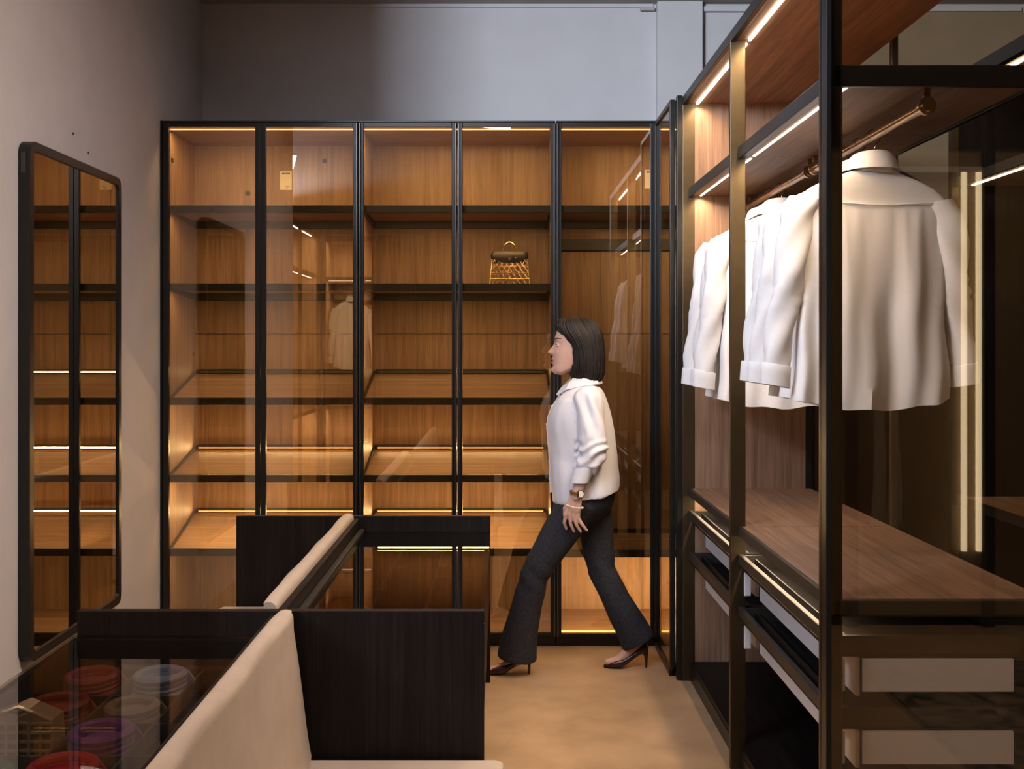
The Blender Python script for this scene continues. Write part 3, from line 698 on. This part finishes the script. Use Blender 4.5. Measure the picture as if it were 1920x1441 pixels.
def simple_unit(x0, x1, y0, y1, open_dir, label, lit=True, wood_m='oak_z', n_sh=(2.2, .86), watts=5.0, drawers=True):
    """open cabinet: sides, back, top, shelves with LED lines. open_dir: '+y', '-x', '+x'"""
    t = thing('lit_wardrobe', ((x0+x1)/2, (y0+y1)/2, 0), label, 'wardrobe', 'wardrobes on the other sides of the room')
    th = .02; wx = 'oak_x' if 'y' in open_dir else 'oak_y'
    part('top_panel', B(x0, x1, y0, y1, 2.625, ZT), wx, t); part('plinth', B(x0+.01, x1-.01, y0+.01, y1-.01, 0, .06), 'black_metal', t)
    part('floor_panel', B(x0+th, x1-th, y0+th, y1-th, .06, .08), wx, t)
    if open_dir == '+y':
        part('back_panel', B(x0+th, x1-th, y0, y0+th, .06, 2.625), wood_m, t)
        part('side_panel', B(x0, x0+th, y0, y1, .06, 2.625), wood_m, t); part('side_panel', B(x1-th, x1, y0, y1, .06, 2.625), wood_m, t)
        part('post', B(x0, x0+.03, y1, y1+.03, 0, ZT), 'bronze_metal', t); part('post', B(x1-.03, x1, y1, y1+.03, 0, ZT), 'bronze_metal', t)
        part('top_rail', B(x0+.03, x1-.03, y1, y1+.02, 2.60, ZT), 'black_metal', t)
    else:
        sx = (x0, x0+th) if open_dir == '+x' else (x1-th, x1)
        part('back_panel', B(sx[0], sx[1], y0+th, y1-th, .06, 2.625), wood_m, t)
        part('side_panel', B(x0, x1, y0, y0+th, .06, 2.625), wood_m, t); part('side_panel', B(x0, x1, y1-th, y1, .06, 2.625), wood_m, t)
        fx = (x1, x1+.03) if open_dir == '+x' else (x0-.03, x0)
        for yy in (y0, (y0+y1)/2, y1-.03): part('post', B(fx[0], fx[1], yy, yy+.03, 0, ZT), 'bronze_metal', t)
        part('top_rail', B(fx[0], fx[1], y0+.03, y1-.03, 2.60, ZT), 'black_metal', t)
    for z in n_sh:
        s = part('shelf', B(x0+th, x1-th, y0+th, y1-.01 if open_dir == '+y' else y1-th, z, z+.026), wx, t)
        if open_dir == '+y':
            part('front_rail', B(x0+th, x1-th, y1-.01, y1+.004, z-.006, z+.032), 'rail_metal', s)
            a, b_ = (x0+.05, y1-.05, z-.002), (x1-.05, y1-.05, z-.002); dn = (0, -.3, -1)
        else:
            fx = x1-.05 if open_dir == '+x' else x0+.05
            part('front_rail', B(*((x1-.002, x1+.01) if open_dir == '+x' else (x0-.01, x0+.002)), y0+th, y1-th, z-.006, z+.032), 'rail_metal', s)
            a, b_ = (fx, y0+.05, z-.002), (fx, y1-.05, z-.002); dn = (-.3 if open_dir == '+x' else .3, 0, -1)
        if lit:
            led(s, a, b_, .003, 'led_white'); strip_light('unit_led_light', (a[0], a[1], z-.008), (b_[0], b_[1], z-.008), .01, watts, WARM, dn, t)
    if open_dir == '+y': a, b_, dn = (x0+.05, y1-.05, 2.62), (x1-.05, y1-.05, 2.62), (0, -.3, -1)
    else:
        fx = x1-.05 if open_dir == '+x' else x0+.07
        a, b_, dn = (fx, y0+.05, 2.62), (fx, y1-.05, 2.62), (-.3 if open_dir == '+x' else .3, 0, -1)
    if lit:
        led(t, a, b_, .0045, 'led_white'); strip_light('unit_led_light', (a[0], a[1], 2.612), (b_[0], b_[1], 2.612), .01, watts, WARM, dn, t)
    return t
ts = simple_unit(1.93, 2.45, 2.75, 4.42, '-x', 'lit wardrobe beyond the glass end, two bright LED lines', watts=.25, wood_m='wenge_z')
tp = simple_unit(-2.45, -1.87, .03, 1.90, '+x', 'lit wardrobe past the end of the left wall, seen mirrored in glass', watts=12.0)
tq = simple_unit(-1.86, -1.32, -.92, -.30, '+y', 'lit wardrobe with a white shirt, mirrored in the second glass door', watts=22.0)
part('hanging_rod', MB().tube([(-1.84, -.60, 2.1), (-1.34, -.60, 2.1)], .012, 12), 'brass_rod', tq)
o = copy_tree(shB); o.location = (-1.60, -.58, 2.1+.0185-.109-.012); o.rotation_euler = (0, 0, math.radians(-33)); o.scale = (.86, .9, .95); tag(o, 'white shirt mirrored in the second glass door, buttons to the front', 'shirt', 'white shirts on the hanging rods')
o = copy_tree(hg); o.location = (-1.60, -.60, 2.1+.0185-.109); o.rotation_euler = (0, 0, math.radians(-33)); tag(o, 'hanger of the shirt mirrored in the second glass door', 'hanger', 'hangers on the hanging rods')
# dark closed wardrobe row behind the camera
td = thing('dark_wardrobe', (.4, -.5, 0), 'dark closed wardrobe row behind the viewer, mirrored in the glass', 'wardrobe', 'wardrobes on the other sides of the room')
part('carcass', B(-1.29, 3.2, -.9, -.36, 0, 2.6), 'wenge_z', td)
part('top_rail', B(-1.29, 3.2, -.36, -.32, 2.60, ZT+.01), 'black_metal', td)
for x in (-1.28, -.93, .08, 1.08, 1.9, 2.64, 3.17): part('post', B(x-.03, x+.03, -.36, -.31, 0, 2.60), 'black_metal', td)
for a, b_ in ((-1.25, -.96), (-.90, .05), (.11, 1.05), (1.11, 1.87), (1.93, 2.61), (2.67, 3.14)):
    part('dark_panel', B(a, b_, -.36, -.345, .06, 2.6), 'wenge_z' if a < 1 else 'haze_brown', td)  # right-hand panels carry the near glass's olive haze in their colour
# lit LED profiles of the wardrobe row, near its right end
tdw = thing('lit_led_frame', (2.2, -.3, .4), 'warm lit white frame behind the viewer, mirrored in the near glass end', 'led_profile')
for x in (2.505, 2.585): part('upright', B(x-.012, x+.012, -.33, -.31, .41, 2.46), 'led_frame', tdw)
part('head', B(1.95, 2.60, -.33, -.31, 2.461, 2.49), 'drawer_white', tdw)
# beige garment hanging in front of that row
tg = thing('beige_scarf', (2.1, -.2, .6), 'long beige scarf hanging in dark wardrobe, mirrored in near glass', 'scarf')
for s, x in ((0, 2.02), (1, 2.10)):
    part('scarf_end', MB().loft([[(x+.005*math.sin(z*9+s)+(.028+.03*max(0, 1.1-z))*math.cos(a), -.25+.014*math.sin(a)+.006*math.sin(3*a+z*6), z) for a in [2*math.pi*i/16 for i in range(16)]] for z in [.55+.1*k for k in range(10)]]), 'beige_cloth', tg)
part('scarf_hook', MB().tube([(2.06, -.315, 1.46), (2.06, -.22, 1.46)], .006, 8), 'chrome', tg)

# ------------------------------------------------------------------ the walking woman
def remesh(mb, name, mat, voxel, parent, smooth_it=4, disp=None, label=None):
    me = mb.mesh(name, mat, (0, 0, 0), True)
    tmp = bpy.data.objects.new(name+'_tmp', me); C.objects.link(tmp)
    r = tmp.modifiers.new('r', 'REMESH'); r.mode = 'VOXEL'; r.voxel_size = voxel; r.use_smooth_shade = True
    if smooth_it: s = tmp.modifiers.new('s', 'SMOOTH'); s.factor = .5; s.iterations = smooth_it
    dg = bpy.context.evaluated_depsgraph_get()
    me2 = bpy.data.meshes.new_from_object(tmp.evaluated_get(dg)); bpy.data.objects.remove(tmp)
    me2.name = name
    if disp:
        ns = [v.normal.copy() for v in me2.vertices]
        for v, n_ in zip(me2.vertices, ns): v.co = v.co+n_*disp(v.co, n_)
    off = OFF.get(parent, Vector((0, 0, 0)))
    for v in me2.vertices: v.co = v.co-off
    for p in me2.polygons: p.use_smooth = True
    me2.materials.clear(); me2.materials.append(M[mat])
    o = bpy.data.objects.new(name, me2); C.objects.link(o); o.parent = parent; OFF[o] = off
    if label: o['label'] = label
    return o
def interp(tab, z):
    if z <= tab[0][0]: return tab[0][1:]
    for a, b_ in zip(tab, tab[1:]):
        if z <= b_[0]:
            f = (z-a[0])/(b_[0]-a[0]); f = f*f*(3-2*f) if False else f
            return tuple(a[i]*(1-f)+b_[i]*f for i in range(1, len(a)))
    return tab[-1][1:]
def person():
    YC = 4.86
    t = thing('person', (.3, YC, 0), 'dark-haired woman in white shirt and dark flared jeans walking past wardrobe', 'person')
    G = lambda x, c, s: math.exp(-((x-c)/s)**2)
    # ---- head: horizontal rings, face towards -X. (z, front, back, halfwidth)
    HZ = [(1.383, .285, .345, .026), (1.392, .250, .365, .042), (1.402, .238, .385, .052), (1.418, .236, .405, .058), (1.435, .240, .425, .062), (1.455, .240, .436, .066), (1.475, .241, .444, .069),
          (1.495, .243, .450, .071), (1.515, .247, .453, .072), (1.530, .250, .455, .073), (1.548, .249, .456, .074), (1.565, .251, .455, .074), (1.585, .256, .450, .072), (1.605, .266, .440, .067), (1.622, .284, .422, .056), (1.634, .310, .395, .038), (1.639, .340, .365, .015)]
    rings = []; z = 1.383
    zs = [1.383+(1.639-1.383)*k/80 for k in range(81)]
    for z in zs:
        fr_, bk, hw = interp(HZ, z); c = fr_+(bk-fr_)*.58; ring = []
        for i in range(72):
            a = 2*math.pi*i/72; ca, sa = math.cos(a), math.sin(a)
            rx = (c-fr_) if ca > 0 else (bk-c)
            pw = .80 if ca > 0 else .95
            x = c-rx*math.copysign(abs(ca)**pw, ca); y = hw*math.copysign(abs(sa)**.88, sa)
            if ca > 0:
                d = 0
                hgt = max(0, min(1, (1.540-z)/.046))**1.15 if z > 1.494 else max(0, min(1, (z-1.476)/.016)); hgt = hgt if z > 1.494 else hgt*hgt*(3-2*hgt)
                d += .0285*hgt*G(y, 0, .0105+.0045*hgt)                      # nose
                d += .007*G(z, 1.489, .008)*G(abs(y), .013, .006)        # nostril wings
                d += .0075*G(z, 1.4615, .006)*G(y, 0, .020)                  # upper lip
                d -= .004*G(z, 1.4525, .0028)*G(y, 0, .02)                   # mouth line
                d += .0080*G(z, 1.444, .006)*G(y, 0, .018)                   # lower lip
                d -= .0045*G(z, 1.430, .006)*G(y, 0, .022)
                d += .0060*G(z, 1.410, .010)*G(y, 0, .020)                   # chin
                d -= .0085*G(z, 1.530, .010)*G(abs(y), .031, .013)           # eye sockets
                d += .0035*G(z, 1.550, .008)*G(abs(y), .030, .022)           # brow ridge
                d += .004*G(z, 1.49, .018)*G(abs(y), .042, .016)             # cheekbones
                x -= d
            jaw = max(0, 1.445-z)*max(0, min(1, (x-.275)/.10))*.75
            ring.append((x, YC+y, z+jaw))
        rings.append(ring)
    b = MB().loft(rings)
    # neck, torso core, arms, hands, legs, feet
    b.capsule((.365, YC, 1.43), (.385, YC, 1.30), .050, .058)
    b.sphere((.385, YC, 1.20), (.10, .155, .15)); b.sphere((.39, YC, 1.0), (.10, .14, .16)); b.sphere((.40, YC, .84), (.11, .16, .12))
    for s in (-1, 1): b.sphere((.385, YC+s*.145, 1.265), (.055, .055, .055))
    # her left arm (towards the camera)
    sh, el_, wr = (.388, YC-.165, 1.265), (.408, YC-.205, 1.045), (.333, YC-.215, .850)
    b.capsule(sh, el_, .046, .037); b.capsule(el_, wr, .038, .0245)
    def hand(wr, kn, tips, thumb):
        wr = Vector(wr); kn = Vector(kn)
        pd = (kn-wr); side = Vector((1, 0, 0)); side = (side-pd.normalized()*side.dot(pd.normalized())).normalized()
        for k in range(4):
            off = (k-1.5)*.0185
            base = kn+side*off+Vector((0, 0, .004-abs(k-1.4)*.003))
            b.capsule(tuple(wr+side*off*.62), tuple(base), .0125, .0105, 10)
            mid, tip = tips[k]
            b.capsule(tuple(base), tuple(base+Vector(mid)), .0092, .0082, 10)
            b.capsule(tuple(base+Vector(mid)), tuple(base+Vector(mid)+Vector(tip)), .0080, .0062, 10)
        b.capsule(tuple(wr+pd*.25-side*.018), tuple(wr+Vector(thumb[0])), .013, .0105, 10)
        b.capsule(tuple(wr+Vector(thumb[0])), tuple(wr+Vector(thumb[1])), .0098, .0072, 10)
    hand(wr, (.315, YC-.213, .762), [((-.006, .010, -.036), (.010, .014, -.030)), ((.004, .006, -.042), (.016, .012, -.034)), ((.012, .003, -.040), (.020, .010, -.032)), ((.020, .000, -.033), (.020, .008, -.025))],
         ((-.048, .016, -.055), (-.050, .026, -.090)))
    # her right arm, far side
    sh2, el2, wr2 = (.388, YC+.165, 1.265), (.42, YC+.20, 1.045), (.36, YC+.20, .85)
    b.capsule(sh2, el2, .046, .037); b.capsule(el2, wr2, .038, .0245)
    hand(wr2, (.345, YC+.20, .762), [((-.004, -.006, -.036), (.008, -.010, -.030)), ((.002, -.004, -.042), (.014, -.010, -.034)), ((.010, -.002, -.040), (.018, -.008, -.032)), ((.018, .000, -.033), (.018, -.006, -.025))],
         ((-.048, -.014, -.055), (-.050, -.022, -.090)))
    # legs: her left leads, her right trails
    hipL, knL, anL = (.37, YC-.085, .82), (.155, YC-.07, .475), (.105, YC-.03, .135)
    hipR, knR, anR = (.42, YC+.085, .82), (.475, YC+.08, .46), (.640, YC+.07, .175)
    b.capsule(hipL, knL, .082, .052); b.capsule(knL, anL, .052, .034)
    b.capsule(hipR, knR, .082, .052); b.capsule(knR, anR, .052, .034)
    for (an, dx, toe) in ((anL, -.10, .030), (anR, -.085, .034)):
        b.capsule((an[0]+.02, an[1], an[2]-.04), (an[0]+dx, an[1]-.01, toe), .030, .022); b.capsule((an[0]+dx, an[1]-.01, toe), (an[0]+dx-.05, an[1]-.012, toe-.006), .024, .016)
        b.capsule(an, (an[0]+.02, an[1], an[2]-.04), .034, .030)
    # ear on the visible side is under the hair
    bo = remesh(b, 'body', 'skin', .0033, t, 2)
    # lips, brows, eyes
    from mathutils.bvhtree import BVHTree
    bv = BVHTree.FromPolygons([tuple(v.co+OFF[t]) for v in bo.data.vertices], [tuple(p.vertices) for p in bo.data.polygons])
    def patch(ys, top, bot, nz, lift):
        # skin-hugging patch: columns ys, between curves top(y) and bot(y)
        n = len(ys); vs = []; 
        for y in ys:
            for k in range(nz+1):
                z = bot(y)+(top(y)-bot(y))*k/nz
                h = bv.ray_cast(Vector((.10, YC+y, z)), Vector((1, 0, 0)))[0]
                e = lift*math.sin(math.pi*k/nz)+.0003; vs.append((h.x-e, YC+y, z) if h else (.26, YC+y, z))
        fs = [(i*(nz+1)+k, (i+1)*(nz+1)+k, (i+1)*(nz+1)+k+1, i*(nz+1)+k+1) for i in range(n-1) for k in range(nz)]
        mb = MB().add(vs, fs); mb.smooth = True; return mb
    q = lambda y: max(0, 1-(y/.0235)**2)
    yl = [-.0235+.00235*k for k in range(21)]
    part('upper_lip', patch(yl, lambda y: 1.4530+.0095*q(y)**.8-.0022*G(y, 0, .004), lambda y: 1.4522-.0006*q(y), 5, .0012), 'lip', t)
    part('lower_lip', patch(yl, lambda y: 1.4518-.0008*q(y), lambda y: 1.4518-.0115*q(y)**.7, 5, .0016), 'lip', t)
    for s in (-1, 1):
        yb = [s*(.012+.0036*k) for k in range(13)]
        arc = lambda y: 1.5490+.0085*math.sin(min(1.25, (abs(y)-.012)/.036)*2.0)
        part('eyebrow', patch(yb, lambda y: arc(y)+.0040*(1-((abs(y)-.026)/.033)**2), lambda y: arc(y)-.0036*(1-((abs(y)-.026)/.033)**2), 3, .0014), 'hair', t)
        ec = Vector((.2640, YC+s*.0325, 1.5275))
        e_ = part('eye', MB().sphere(tuple(ec), (.0112, .0118, .0108)), 'eye_white', t)
        part('iris', MB().sphere((ec.x-.0082, ec.y+s*.0012, ec.z), (.0036, .0056, .0056)), 'iris', e_)
        def cap(z0, z1, r):
            return MB().loft([[(ec.x+r*math.sqrt(max(.0004, 1-u*u))*math.cos(a), ec.y+r*1.04*math.sqrt(max(.0004, 1-u*u))*math.sin(a), ec.z+r*u) for a in [2*math.pi*i/28 for i in range(28)]] for u in [z0+(z1-z0)*k/8 for k in range(9)]], False, True)
        part('upper_lid', cap(.26, .99, .0128), 'skin', e_)
        part('lower_lid', cap(-.36, -.99, .0124), 'skin', e_)
        part('lash_line', MB().tube([(ec.x-.0128*math.cos(a), ec.y+s*.0136*math.sin(a), ec.z+.0034-.0014*abs(math.sin(a))) for a in [-1.0+.2*k for k in range(13)]], .0013, 6), 'hair', e_)
    # ---- hair: long bob, open at the face
    HT = [(1.345, .345, .440, .055), (1.36, .326, .466, .082), (1.39, .320, .480, .094), (1.43, .319, .484, .097), (1.47, .319, .483, .097), (1.505, .314, .480, .095), (1.53, .304, .478, .094), (1.555, .286, .476, .092), (1.578, .268, .472, .089), (1.60, .254, .464, .083), (1.622, .250, .450, .073), (1.64, .258, .430, .060), (1.653, .282, .402, .042), (1.659, .320, .366, .018)]
    rings = []
    for k in range(64):
        z = 1.345+(1.659-1.345)*k/63; f0_, b0_, hw = interp(HT, z); c = (f0_+b0_)/2; ring = []
        for i in range(260):
            a = 2*math.pi*i/260; ca, sa = math.cos(a), math.sin(a)
            st = .0030*noise.noise(Vector((math.cos(a)*14, math.sin(a)*14, z*2.2)))+.0022*noise.noise(Vector((math.cos(a)*38, math.sin(a)*38, z*3)))+.0005*math.sin(a*120+3*math.sin(z*20))
            ring.append((c-((b0_-f0_)/2+st)*math.copysign(abs(ca)**.72, ca), YC+(hw+st)*math.copysign(abs(sa)**.72, sa), z-(.010*noise.noise(Vector((math.cos(a)*9, math.sin(a)*9, 3))) if k == 0 else 0)))
        rings.append(ring)
    part('hair', MB().loft(rings), 'hair', t, 'black shoulder-length hair')
    # ---- shirt
    ST = [(.800, .236, .552, .181), (.815, .234, .553, .182), (.84, .233, .553, .182), (.90, .230, .552, .180), (1.0, .228, .540, .174), (1.08, .222, .530, .176), (1.14, .216, .522, .184), (1.18, .218, .515, .188), (1.22, .230, .505, .188), (1.27, .258, .488, .178), (1.31, .290, .470, .150), (1.335, .318, .450, .105), (1.352, .332, .436, .072)]
    rings = []
    for k in range(48):
        z = .80+(1.352-.80)*k/47; f0_, b0_, hw = interp(ST, z); c = (f0_+b0_)/2
        tilt = lambda x: (.055*(x-.26)/.3 if z < .9 else 0)*max(0, (.9-z)/.1)
        ring = []
        for i in range(64):
            a = 2*math.pi*i/64; ca, sa = math.cos(a), math.sin(a)
            x = c-(b0_-f0_)/2*math.copysign(abs(ca)**.82, ca); y = hw*math.copysign(abs(sa)**.82, sa)
            ring.append((x, YC+y, z+tilt(x)))
        rings.append(ring)
    s_ = MB().loft(rings)
    s_.capsule((.392, YC-.150, 1.272), (.404, YC-.185, 1.165), .070, .068); s_.capsule((.404, YC-.185, 1.165), (.416, YC-.205, 1.055), .068, .066)
    s_.capsule((.414, YC-.207, 1.05), (.372, YC-.212, .965), .060, .044); s_.capsule((.374, YC-.212, .972), (.357, YC-.214, .930), .042, .040)
    s_.capsule((.392, YC+.150, 1.272), (.412, YC+.185, 1.165), .070, .064); s_.capsule((.412, YC+.185, 1.165), (.425, YC+.20, 1.045), .064, .056)
    s_.capsule((.425, YC+.20, 1.045), (.374, YC+.20, .92), .055, .040)
    def wr_(p, n_):
        d = 0; q = Vector(p)
        arm = abs(p.y-YC) > .17 and p.x > .33
        if p.y < YC-.165 and p.z < .985 and p.x < .41: return -.004
        d += .010*noise.noise(Vector((q.x*9, q.y*9, q.z*3.2)))+.004*noise.noise(Vector((q.x*22, q.y*22, q.z*6)))
        if p.z < 1.2: d += .0052*math.sin(p.x*42+p.z*9+3*noise.noise(q*6))*max(0, min(1, (1.15-p.z)/.2))
        if arm and p.z < 1.14:
            d += .0085*math.sin((p.z-.45*(p.x-.4))*135+3*noise.noise(q*14))*max(0, 1-abs(p.z-1.04)/.085)
        if arm and p.z >= 1.10: d += .0060*math.sin(p.x*95+p.z*25+2*noise.noise(q*8))*min(1, (p.z-1.1)/.06)*max(0, min(1, (1.33-p.z)/.05))
        return d
    so = remesh(s_, 'shirt', 'blouse_white', .0055, t, 4, wr_, 'white button shirt')
    part('cuff', MB().loft([[(.3555+dx+r_*math.cos(a), YC-.2145+r_*math.sin(a), zz) for a in [2*math.pi*i/28 for i in range(28)]] for (zz, r_, dx) in ((.972, .0435, .012), (.975, .0465, .013), (.945, .0455, .004), (.913, .0435, -.006), (.911, .040, -.006), (.94, .038, .002))]), 'blouse_white', so)
    # collar leaf
    for s in (-1, 1):
        q = [(.315, s*.012, 1.345), (.338, s*.052, 1.375), (.392, s*.070, 1.385), (.440, s*.052, 1.388), (.458, 0, 1.390)]
        lo = [(.262, s*.040, 1.290), (.300, s*.078, 1.318), (.372, s*.098, 1.335), (.452, s*.072, 1.345), (.474, 0, 1.348)]
        rr_ = []
        for k in range(5):
            a = Vector(q[k]); c_ = Vector(lo[k]); a.y += YC; c_.y += YC; o_ = Vector((-.004, s*.005, .003))
            rr_.append([tuple(a), tuple(a+o_), tuple((a+c_)/2+o_*2.2), tuple(c_+o_), tuple(c_)])
        part('collar', MB().loft(rr_), 'blouse_white', so)
    part('placket', MB().loft([[(x_-.004, YC-.014, z_), (x_-.0062, YC-.012, z_), (x_-.0062, YC+.012, z_), (x_-.004, YC+.014, z_), (x_+.02, YC, z_)] for z_, x_ in [(zz, interp(ST, zz)[0]) for zz in [.84+.05*k for k in range(10)]]]), 'blouse_white', so)
    for k in range(5):
        zz = .90+.085*k; part('button', MB().tube([(interp(ST, zz)[0]-.0085, YC, zz), (interp(ST, zz)[0]-.004, YC, zz)], .0055, 10), 'pearl', so)
    # ---- jeans
    j = MB(); j.sphere((.395, YC, .83), (.135, .165, .125), 24, 16)
    j.tube([hipL, (.27, YC-.080, .665), knL, (.118, YC-.058, .33), (.088, YC-.04, .19), (.073, YC-.033, .075)], [.094, .084, .066, .070, .082, .092], 24)
    j.tube([hipR, (.45, YC+.083, .65), knR, (.545, YC+.078, .32), (.605, YC+.074, .21), (.650, YC+.071, .120)], [.094, .084, .066, .068, .076, .084], 24)
    remesh(j, 'jeans', 'denim', .006, t, 5, lambda p, n_: .004*noise.noise(Vector((p.x*14, p.y*14, p.z*7)))+.0025*math.sin(p.z*60+p.x*50)*max(0, 1-abs(p.z-.47)/.12), 'dark flared jeans')
    # ---- shoes: pointed stiletto pumps
    for an, toe_x, lift in ((anL, -.075, 0.0), (anR, .485, .0)):
        hx = an[0]+.048 if lift == 0 else an[0]
        hx = .138 if an is anL else .695
        yy = an[1]-.004; rings = []
        sh_ = part('shoe', MB().loft([[(x_, yy+w_*math.cos(a), zb_+(zt_-zb_)*(.5+.5*math.sin(a))) for a in [2*math.pi*i/20 for i in range(20)]]
              for (x_, w_, zb_, zt_) in [(toe_x+(hx-toe_x)*f, w_, zb_, zt_) for (f, w_, zb_, zt_) in ((0, .004, .002, .012), (.06, .018, .001, .026), (.16, .031, .001, .038), (.30, .038, .001, .048), (.42, .037, .004, .054), (.55, .032, .022, .066), (.70, .028, .045, .086), (.85, .029, .064, .110), (.95, .027, .072, .124), (1.0, .014, .078, .120))]]), 'shoe_leather', t)
        part('stiletto_heel', MB().loft([[(x_+r_*math.cos(a), yy+r_*math.sin(a), z_) for a in [2*math.pi*i/14 for i in range(14)]] for (x_, r_, z_) in ((hx-.018, .020, .080), (hx-.010, .010, .055), (hx-.008, .006, .03), (hx-.009, .0045, .002), (hx-.009, .0045, 0))]), 'shoe_leather', sh_)
    # ---- wristwatch, bracelet
    ws = part('wristwatch', MB().loft([[(.334+(.030+o_)*math.cos(a), YC-.215+(.030+o_)*math.sin(a), .866+h_-.16*.03*math.cos(a)) for a in [2*math.pi*i/30 for i in range(30)]] for (o_, h_) in ((-.003, -.007), (.001, -.007), (.001, .007), (-.003, .007))], False, False), 'gold_metal', t)
    part('watch_case', MB().tube([(.348, YC-.240, .866), (.351, YC-.252, .866)], .0175, 24), 'gold_metal', ws)
    part('watch_dial', MB().tube([(.351, YC-.2521, .866), (.3511, YC-.2530, .866)], .0145, 24), 'watch_dial', ws)
    mb = MB()
    for k in range(26): a = 2*math.pi*k/26; mb.sphere((.328+.036*math.cos(a), YC-.215+.032*math.sin(a), .806-.006*math.cos(a*1)), .0042, 8, 6)
    part('pearl_bracelet', mb, 'pearl', t)
person()
